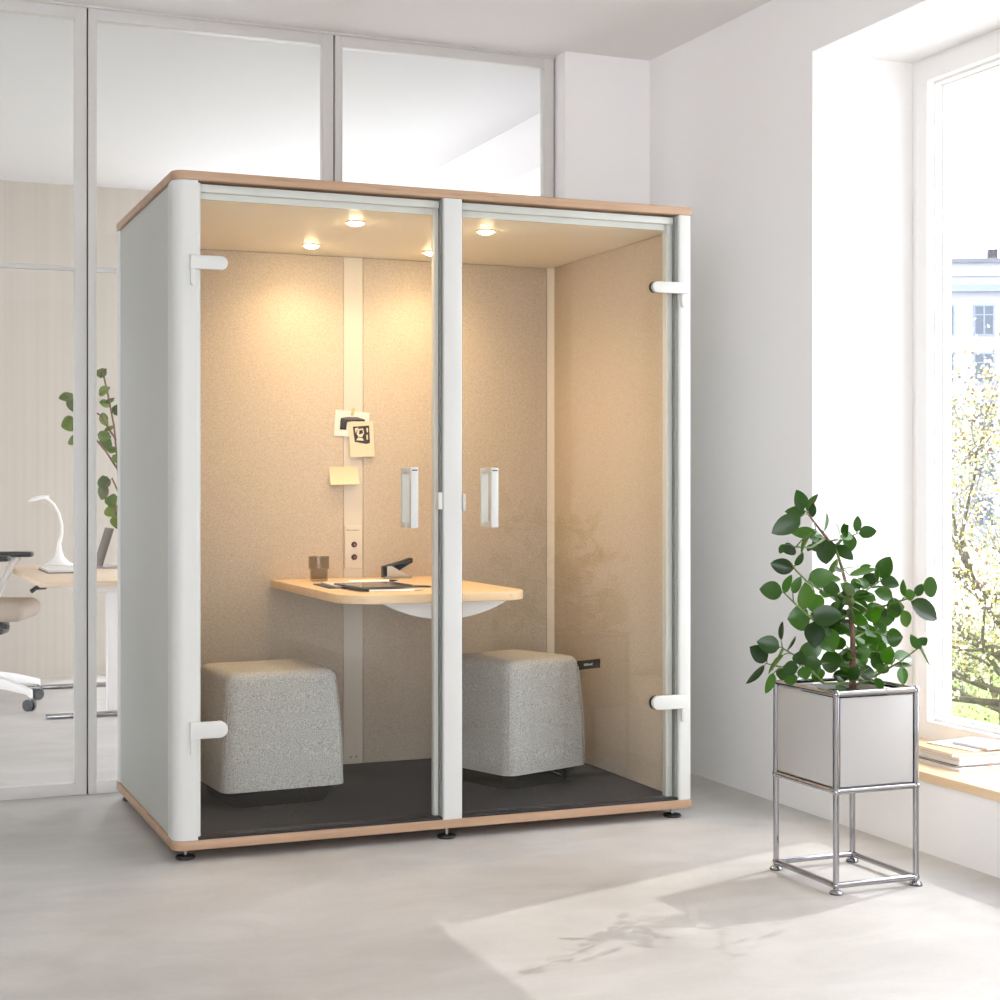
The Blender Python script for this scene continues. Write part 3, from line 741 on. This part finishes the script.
for pts in ([(.972, 1.494), (.990, 1.497), (.981, 1.484), (.976, 1.472)], [(.980, 1.470), (.986, 1.490), (1.008, 1.494), (1.013, 1.476), (1.004, 1.456), (.988, 1.458)], [(.978, 1.443), (.986, 1.455), (1.006, 1.452), (1.012, 1.442)], [(1.022, 1.466), (1.029, 1.468), (1.030, 1.446), (1.024, 1.446)], [(1.022, 1.494), (1.030, 1.496), (1.030, 1.478), (1.025, 1.476)]):
    q.prism(pts, -y2 + .0031, -y2 + .0036, mat=tX)
q.build('print_highlight', M['paper_cream'], c2_)
MB().prism([(.990, 1.468), (.992, 1.484), (1.005, 1.488), (1.008, 1.474), (1.000, 1.470)], -y2 + .0035, -y2 + .0040, mat=tX).build('print_shadow', M['print_black'], c2_)
nt_ = card(.863, .989, 1.257, 1.332, R(1.0), YC, .022).build('sticky_note', M['paper_yellow'])
tag(nt_, 'pale yellow sticky note curling off the booth wall, below both photo cards', 'note')

# ------------------------------------------------------------------ planter with its plant
qx, qy, qw, qd = 1.800, -1.162, .295, .342
z1, z2, z3 = .0256, .3128, .6123
pt = thing('planter', (qx + qw / 2, qy + qd / 2, 0), 'chrome tube planter with white metal panels, standing in front of the window', 'planter')
fr = .0095
for (x, y, nm) in ((qx, qy, 'a'), (qx + qw, qy, 'b'), (qx, qy + qd, 'c'), (qx + qw, qy + qd, 'd')):
    MB().path([(x, y, z1), (x, y, z3)], fr, 14).build('post', M['chrome'], pt)
    f = MB().lathe([(0, 0), (.019, 0), (.021, .004), (.017, .010), (.007, .014), (.007, .020), (0, .02)], (x, y, 0), 22).build('foot', M['chrome'], pt)
    MB().lathe([(0, 0), (.0195, 0), (.0215, .003), (0, .003)], (x, y, .0), 22).build('foot_pad', M['black_rubber'], f)
for z in (z1, z2, z3):
    for (a, b_) in (((qx, qy), (qx + qw, qy)), ((qx, qy + qd), (qx + qw, qy + qd)), ((qx, qy), (qx, qy + qd)), ((qx + qw, qy), (qx + qw, qy + qd))):
        MB().path([(a[0], a[1], z), (b_[0], b_[1], z)], fr, 14).build('rail', M['chrome'], pt)
for z in (z1, z2, z3):
    for (x, y) in ((qx, qy), (qx + qw, qy), (qx, qy + qd), (qx + qw, qy + qd)): MB().sphere((x, y, z), .0125, u=14, v=10).build('ball_joint', M['chrome'], pt)
g = .0135
MB().box(qx + g, qx + qw - g, qy - .004, qy + .004, z2 + g, z3 - g, .001).build('panel', M['panel_white'], pt)
MB().box(qx + g, qx + qw - g, qy + qd - .004, qy + qd + .004, z2 + g, z3 - g, .001).build('panel', M['panel_white'], pt)
MB().box(qx - .004, qx + .004, qy + g, qy + qd - g, z2 + g, z3 - g, .001).build('panel', M['panel_white'], pt)
MB().box(qx + qw - .004, qx + qw + .004, qy + g, qy + qd - g, z2 + g, z3 - g, .001).build('panel', M['panel_white'], pt)
MB().box(qx + .006, qx + qw - .006, qy + .006, qy + qd - .006, z2 - .002, z2 + .010).build('bottom_panel', M['panel_white'], pt)
MB().box(qx + .006, qx + qw - .006, qy + .006, qy + qd - .006, z2 + .012, z3 - .032, .004).build('soil', M['soil'], pt)

plant = thing('potted_ficus', (1.958, -1.018, z3 - .032), 'bushy green ficus with thick round leaves, growing in the chrome planter', 'plant')
trunk = MB(); first = BRANCHES[0]
trunk.path([(first[0][0], first[0][1], z3 - .033)] + first, [.0135, .0125, .0105, .0085, .0065, .0050, .0045, .004, .0028], 10)
trunk.build('trunk', M['bark'], plant)
for p in BRANCHES[1:]:
    n = len(p); MB().path(p, [.0048 - .0028 * i / (n - 1) for i in range(n)], 7).build('branch', M['stem_green'], plant)
allp = [Vector(p) for b_ in BRANCHES for p in b_]
dense = []
for b_ in BRANCHES:
    for a, c in zip(b_, b_[1:]):
        for k in range(7): dense.append(Vector(a).lerp(Vector(c), k / 6))
cam_dir = Vector((-.5, -.82, .18))
lf = MB(); ps = lf; rnd = random.Random(5)
for L in LEAVES:
    a = Vector(L[0:3]); b_ = Vector(L[3:6])
    hint = cam_dir + Vector((rnd.uniform(-.45, .45), rnd.uniform(-.3, .3), rnd.uniform(-.25, .5)))
    lf.leaf(a, a.lerp(b_, 1.06), L[6] * 1.25, hint, rnd.uniform(.08, .28), rnd.uniform(-.1, .3))
    near = min(dense, key=lambda p: (p - a).length)
    if (near - a).length < .34: ps.path([near, near.lerp(a, .5) + Vector((0, 0, .004)), a], [.0022, .0019, .0016], 6)
for k in range(84):                                   # inner leaves that fill the crown behind the outer ones
    q = rnd.choice([p for p in dense if p.z > .62 and abs(p.x - 1.95) + abs(p.y + 1.02) < .2]); d = Vector((rnd.uniform(-1, 1), rnd.uniform(-1, .8), rnd.uniform(-.35, .7))).normalized()
    a = q + d * .012; c = a + d * rnd.uniform(.045, .07)
    if c.z < .60: continue
    lf.leaf(a, c, rnd.uniform(.032, .046), (cam_dir if k % 2 else Vector((.35, -.5, .8))) + Vector((rnd.uniform(-.6, .8), rnd.uniform(-.4, .4), rnd.uniform(-.2, .8))), .18, .1, True)
lf.build('foliage', M['ficus_leaf'], plant, 60, recalc=False)

# ------------------------------------------------------------------ magazines on the sill
zz = .2785
mags = [(.30, .27, .010, 2, 'paper', 'thin pale brochure at the bottom of the stack on the window sill', (0, 0)),
        (.29, .25, .006, -3, 'dark_grey', 'dark-backed magazine, second from the bottom of the window sill stack', (.014, .008)),
        (.30, .26, .014, 0, 'paper', 'thick white magazine in the middle of the window sill stack', (.02, .01)),
        (.29, .25, .012, 3, 'paper', 'white catalogue under the kraft-covered notebook on the window sill', (.012, .014)),
        (.28, .25, .012, -2, 'card_board', 'kraft-covered notebook near the top of the window sill stack', (.0, .02)),
        (.24, .22, .004, 8, 'paper', 'loose white sheets lying on top of the window sill stack', (.05, .03)),
        (.15, .17, .009, 6, 'paper_grey', 'small pale lilac notebook on the very top of the window sill stack', (.06, -.02))]
for (sx, sy, th_, rz, mn, lab, off) in mags:
    mm = Matrix.Translation((2.637 + off[0], -.73 + off[1], 0)) @ Matrix.Rotation(R(rz), 4, 'Z')
    t = thing('magazine', (2.637 + off[0], -.73 + off[1], zz), lab, 'magazine', 'magazines stacked on the window sill', R(rz))
    if th_ > .005:
        MB().box(-sx / 2, sx / 2, -sy / 2, sy / 2, zz, zz + .0012, mat=mm).build('back_cover', M[mn], t)
        MB().box(-sx / 2 + .002, sx / 2 - .001, -sy / 2 + .002, sy / 2 - .002, zz + .0012, zz + th_ - .0012, mat=mm).build('pages', M['magazine_edge'], t)
        MB().box(-sx / 2, sx / 2, -sy / 2, sy / 2, zz + th_ - .0012, zz + th_, mat=mm).build('front_cover', M[mn], t)
        if mn == 'dark_grey':
            MB().box(-.02, .0, -sy / 2 - .012, -sy / 2 + .02, zz + .002, zz + .0032, mat=mm).build('bookmark_tab', M['orange_tab'], t)
    else:
        MB().box(-sx / 2, sx / 2, -sy / 2, sy / 2, zz, zz + th_, .001, mat=mm).build('sheets', M['paper'], t)
    zz += th_ + .0004

# ------------------------------------------------------------------ the room behind the partition
ZD = .76
dk = thing('desk', (.30, 4.06, 0), 'desk with pale oak top and white legs behind the glass partition', 'desk')
MB().box(-.10, .70, 3.12, 5.0, ZD - .028, ZD, .004).build('desktop', M['oak_desk'], dk)
MB().box(.10, .50, 3.35, 4.9, ZD - .075, ZD - .03, .004).build('frame_beam', M['white_lacquer'], dk)
for y in (3.56, 4.88):
    l_ = MB().box(.30, .385, y - .035, y + .035, .03, ZD - .03, .008).build('leg', M['white_lacquer'], dk)
    MB().box(.315, .37, y - .028, y + .028, .30, ZD - .03, .006).build('leg_sleeve', M['white_lacquer'], l_)
    MB().box(-.02, .72, y - .035, y + .035, .004, .022, .006).build('foot', M['chrome'], dk)
MB().path([(-.06, 3.20, ZD - .03), (-.11, 3.19, ZD - .032), (-.135, 3.18, ZD - .05)], .012, 8).build('height_lever', M['black_plastic'], dk)

lam = thing('desk_lamp', (.205, 4.88, ZD), 'white gooseneck desk lamp on the desk behind the partition', 'lamp')
MB().lathe([(0, 0), (.092, 0), (.093, .006), (.06, .022), (.03, .055), (.016, .10), (.011, .14)], (.205, 4.88, ZD), 28).build('lamp_base', M['white_lacquer'], lam)
neck = [(.205, 4.88, ZD + .13), (.222, 4.88, ZD + .19), (.222, 4.88, ZD + .25), (.205, 4.88, ZD + .32), (.175, 4.88, ZD + .375), (.14, 4.88, ZD + .405), (.105, 4.88, ZD + .418)]
MB().path(neck, [.012, .009, .0085, .0085, .009, .011, .014], 12).build('neck', M['white_lacquer'], lam)
mm = Matrix.Translation((.085, 4.88, ZD + .408)) @ Matrix.Rotation(R(-14), 4, 'Y')
hd = MB(); t = bmesh.new(); bmesh.ops.create_uvsphere(t, u_segments=20, v_segments=12, radius=1)
for v in t.verts: v.co.z = v.co.z * .022 if v.co.z > 0 else v.co.z * .006
for v in t.verts: v.co.x *= .066; v.co.y *= .048
hd._add(t, mm); hd.build('lamp_head', M['white_lacquer'], lam)

pd = thing('notepad', (.17, 4.1, ZD), 'grey notepad with a dark cover lying on the desk', 'notepad')
MB().box(.03, .30, 3.92, 4.40, ZD + .0005, ZD + .006).build('cover', M['dark_grey'], pd)
MB().box(.035, .295, 3.925, 4.395, ZD + .006, ZD + .018).build('pages', M['paper'], pd)

lt = thing('laptop', (.60, 4.55, ZD), 'open laptop seen from its side on the desk, behind the partition', 'laptop')
mm = Matrix.Translation((.375, 4.5, ZD + .001))
MB().box(.02, .25, -.16, .16, 0, .014, .004, mat=mm).build('keyboard_base', M['alu'], lt)
mm2 = mm @ Matrix.Translation((.012, 0, .012)) @ Matrix.Rotation(R(17), 4, 'Y')
MB().box(-.004, .004, -.16, .16, 0, .235, .003, mat=mm2).build('screen', M['laptop_grey'], lt)

vs = thing('branch_vase', (.70, 4.35, ZD), 'tall vase of green ivy branches behind the booth corner and partition', 'plant')
MB().lathe([(0, 0), (.06, 0), (.08, .05), (.075, .14), (.04, .20), (.045, .22), (.038, .22), (.034, .20), (0, .19)], (.62, 4.2, ZD + .0005), 24).build('vase', M['pane_glass'], vs)
b_ = MB()
for i, p in enumerate(VINE_STEMS):
    b_.path(([(.62, 4.2, ZD + .1)] if i == 0 else []) + p, .006, 6)
b_.build('stems', M['bark'], vs)
v = MB()
for L in VINE:
    a = Vector(L[0:3]); c = Vector(L[3:6])
    hint = cam_dir + Vector((rnd.uniform(-.4, .4), rnd.uniform(-.3, .3), rnd.uniform(-.3, .5)))
    v.leaf(a, c, L[6] * 1.35, hint, rnd.uniform(.05, .35), rnd.uniform(.0, .5), True)
    v.leaf(a, a.lerp(c, .7) + Vector((.02, 0, .02)), L[6] * .7, hint, .2, .2, True)
v.build('leaves', M['vine_leaf'], vs, 60, recalc=False)

# office chair
CX, CY = -.34, 4.22
ch = thing('office_chair', (CX, CY, 0), 'beige swivel chair with white five-star base behind the partition', 'chair')
hub = MB().lathe([(0, .10), (.04, .10), (.045, .20), (.03, .22), (0, .22)], (CX, CY, 0), 20); hub.build('hub', M['white_lacquer'], ch)
MB().path([(CX, CY, .20), (CX, CY, .42)], .025, 14).build('gas_lift', M['black_plastic'], ch)
for k in range(5):
    a = R(-29 + 72 * k); ca, sa_ = math.cos(a), math.sin(a); pr = Vector((-sa_, ca, 0))
    l_ = MB(); t = bmesh.new(); secs = []
    for (d, hw, zb_, zt_) in ((.02, .032, .13, .20), (.12, .030, .125, .195), (.28, .026, .11, .165), (.42, .020, .09, .125), (.44, .016, .07, .118)):
        c = Vector((CX + ca * d, CY + sa_ * d, 0))
        secs.append([t.verts.new(c + pr * s * hw + Vector((0, 0, z))) for (s, z) in ((-1, zb_), (1, zb_), (.8, zt_), (-.8, zt_))])
    for u_, w_ in zip(secs, secs[1:]):
        for i in range(4): t.faces.new((u_[i], u_[(i + 1) % 4], w_[(i + 1) % 4], w_[i]))
    t.faces.new(secs[0]); t.faces.new(secs[-1][::-1])
    bmesh.ops.bevel(t, geom=list(t.edges), offset=.006, segments=2, profile=.5, affect='EDGES', clamp_overlap=True)
    l_._add(t); l_.build('base_arm', M['white_lacquer'], ch)
    p = Vector((CX + ca * .425, CY + sa_ * .425, .032))
    w_ = MB()
    for s in (-1, 1):
        tt = Matrix.Rotation(a, 4, 'Z') @ Matrix.Rotation(R(90), 4, 'X')
        w_.lathe([(0, -.010), (.028, -.010), (.032, -.006), (.032, .006), (.028, .010), (0, .010)], p + pr * s * .016, 18, tt)
    w_ = w_.build('caster', M['dark_grey'], ch)
    MB().path([p, p + Vector((0, 0, .05))], .010, 8).build('caster_stem', M['steel'], w_)
MB().box(CX - .12, CX + .20, CY - .09, CY + .09, .41, .50, .02, 3).build('mechanism', M['black_plastic'], ch)
MB().path([(CX + .15, CY - .09, .47), (CX + .24, CY - .13, .46)], .014, 8).build('tilt_lever', M['black_plastic'], ch)
MB().box(CX - .24, CX + .345, CY - .25, CY + .25, .495, .605, .05, 5).build('seat', M['chair_beige'], ch)
MB().box(CX - .30, CX - .23, CY - .22, CY + .22, .66, 1.12, .03, 4).build('backrest', M['chair_beige'], ch)
MB().path([(CX - .1, CY, .46), (CX - .27, CY, .48), (CX - .31, CY, .70), (CX - .30, CY, .95)], .022, 10).build('back_support', M['white_lacquer'], ch)
for s in (-1, 1):
    yy = CY + s * .29
    ar = MB().path([(CX + .02, CY + s * .2, .48), (CX + .04, yy, .52), (CX + .10, yy, .66), (CX + .17, yy, .80), (CX + .20, yy, .835)], [.022, .022, .02, .018, .02], 10).build('arm_support', M['white_lacquer'], ch)
    MB().box(CX - .02, CX + .285, yy - .042, yy + .042, .835, .866, .013, 3).build('arm_pad', M['black_plastic'], ar)

ch.rotation_euler.z = R(-18); ch.location.x -= .02

# ------------------------------------------------------------------ outdoors
gr = struct(MB().box(3.1, 140, -60, 160, -2.4, -2.21).build('ground', M['paving']))
lawn = struct(MB().box(9, 24, 2, 34, -2.3, -2.2).build('ground_lawn', M['grass']))
def polar(u_tan, D):      # a place seen along a direction, given as offset from the room's axis
    c_, s_ = math.cos(.3869), math.sin(.3869)
    return (-1.0056 + D * (u_tan * c_ + s_), -5.3181 + D * (-u_tan * s_ + c_))
# apartment house far across the green
bx, by = polar(.305, 92)
ang = R(-26)
bl = thing('apartment_house', (bx, by, -2.2), 'pale apartment house with rows of windows and a chimney, seen through the window', 'building', None, ang)
BW = WM[bl.name]
Hh = 16.5
MB().box(-13, 13, 0, 10, 0, Hh - 1.0, mat=BW).build('walls', M['facade'], bl)
MB().box(-13.3, 13.3, -.35, 10.3, Hh - 1.9, Hh - 1.55, mat=BW).build('cornice', M['facade_trim'], bl)
MB().box(-13.1, 13.1, -.1, 10, Hh - 1.0, Hh - .25, mat=BW).build('parapet', M['facade'], bl)
MB().box(-13.3, 13.3, -.3, 10.3, Hh - .25, Hh, mat=BW).build('roof', M['roof_grey'], bl)
MB().box(.5, 1.0, 2, 2.5, Hh - .02, Hh + .85, mat=BW).build('chimney', M['chimney'], bl)
first_w = None
for r_ in range(5):
    for c_ in range(11):
        x = -11.5 + c_ * 2.25; z = 1.1 + r_ * 2.75
        if first_w is None:
            f = MB()
            for (x0, x1, a0, a1) in ((-.58, -.50, 0, 1.75), (.50, .58, 0, 1.75), (-.58, .58, 0, .08), (-.58, .58, 1.67, 1.75), (-.04, .04, 0, 1.75), (-.58, .58, 1.15, 1.22)):
                f.box(x + x0, x + x1, -.08, .02, z + a0, z + a1, mat=BW)
            f = f.build('window', M['facade_trim'], bl)
            MB().box(x - .5, x + .5, -.03, .01, z + .06, z + 1.7, mat=BW).build('pane', M['far_pane'], f)
            first_w = f; ox, oz = x, z
        else:
            k = copy_tree(first_w, bl); k.location = (x - ox, 0, z - oz)

# blossoming tree on the green
tx, ty = polar(.322, 19.0)
tree = thing('blossom_tree', (tx, ty, -2.2), 'tree in pale yellow blossom on the green outside the window', 'tree')
rt = random.Random(21)
tips = []; tm_ = MB()
def grow(p, d, L, r0, depth):
    n = 4; pts = [p]; rs = [r0]
    for i in range(n):
        d = (d + Vector((rt.uniform(-.22, .22), rt.uniform(-.22, .22), rt.uniform(-.12, .2)))).normalized()
        p = p + d * (L / n); pts.append(p); rs.append(r0 * (1 - .45 * (i + 1) / n))
        if depth <= 3: tips.append(p.copy())
    tm_.path(pts, rs, 6)
    if depth > 0:
        for k in range(3 if depth > 1 else 4):
            nd = (d + Vector((rt.uniform(-.9, .9), rt.uniform(-.9, .9), rt.uniform(-.35, .45)))).normalized()
            st_ = pts[rt.choice((2, 3, 4, 4))]
            grow(st_, nd, L * rt.uniform(.6, .82), rs[-1] * .8, depth - 1)
grow(Vector((tx, ty, -2.2)), Vector((0, 0, 1)), 1.7, .13, 5)
for k in range(4):
    a = R(90 * k + 200); grow(Vector((tx, ty, -.9 + .25 * k)), Vector((math.cos(a), math.sin(a), .25)), 1.7, .08, 4)
bl_ = MB()
for k in range(9):                                    # low side branches
    a = R(40 * k + 15); grow(Vector((tx, ty, -1.7 + .12 * k)), Vector((math.cos(a), math.sin(a), .12)), 1.5, .05, 3)
low = [p for p in tips if p.z < .6]
for i in range(62000):
    p = rt.choice(tips if i % 5 < 3 else low) + Vector((rt.gauss(0, .26), rt.gauss(0, .26), rt.gauss(0, .24)))
    if p.z < -2.0: continue
    s = rt.uniform(.014, .033); ax = Vector((rt.gauss(0, 1), rt.gauss(0, 1), rt.gauss(0, 1))).normalized(); bx_ = ax.orthogonal().normalized(); cx_ = ax.cross(bx_)
    vs_ = [bl_.bm.verts.new(p + bx_ * s * a + cx_ * s * b_) for a, b_ in ((-1, 0), (0, -.8), (1, 0), (0, .8))]
    bl_.bm.faces.new(vs_)
tm_.build('trunk', M['tree_bark'], tree)
bl_.build('blossom', M['blossom'], tree, recalc=False)

# ------------------------------------------------------------------ light
wd = bpy.data.worlds.new('sky'); sc.world = wd; wd.use_nodes = True
bg = wd.node_tree.nodes['Background']; bg.inputs[0].default_value = (.96, .972, 1.065, 1); bg.inputs[1].default_value = WORLD
s = bpy.data.lights.new('sun', 'SUN'); s.energy = SUN; s.angle = R(.5); s.color = (1, .97, .93)
so = bpy.data.objects.new('sun', s); col.objects.link(so)
so.rotation_euler = Vector((-.86, -.29, -1)).to_track_quat('-Z', 'Y').to_euler(); so.location = (8, 2, 9)
for i, (x, y) in enumerate(SPOTS):
    l_ = bpy.data.lights.new('downlight_lamp', 'SPOT'); l_.energy = SPOT_W; l_.spot_size = R(150); l_.spot_blend = .9; l_.shadow_soft_size = .03; l_.color = (1, .72, .43)
    lo = bpy.data.objects.new('downlight_lamp', l_); col.objects.link(lo); lo.location = (x, y, 2.196)

cam = bpy.data.cameras.new('camera'); cam.sensor_width = 36; cam.lens = 1601.22 * 36 / 1000
cam.shift_y = -(500 - 485.9) / 1000; cam.clip_end = 500
co = bpy.data.objects.new('camera', cam); col.objects.link(co)
co.location = (-1.0056, -5.3181, 1.251); co.rotation_euler = (R(90), 0, -.3869)
sc.camera = co
sc.view_settings.view_transform = 'Standard'; sc.view_settings.look = 'None'; sc.view_settings.gamma = 1; sc.view_settings.use_curve_mapping = False
sc.view_settings.exposure = EXPO
sc.cycles.max_bounces = 14; sc.cycles.diffuse_bounces = 8; sc.cycles.glossy_bounces = 6; sc.cycles.transparent_max_bounces = 24; sc.cycles.sample_clamp_indirect = 8
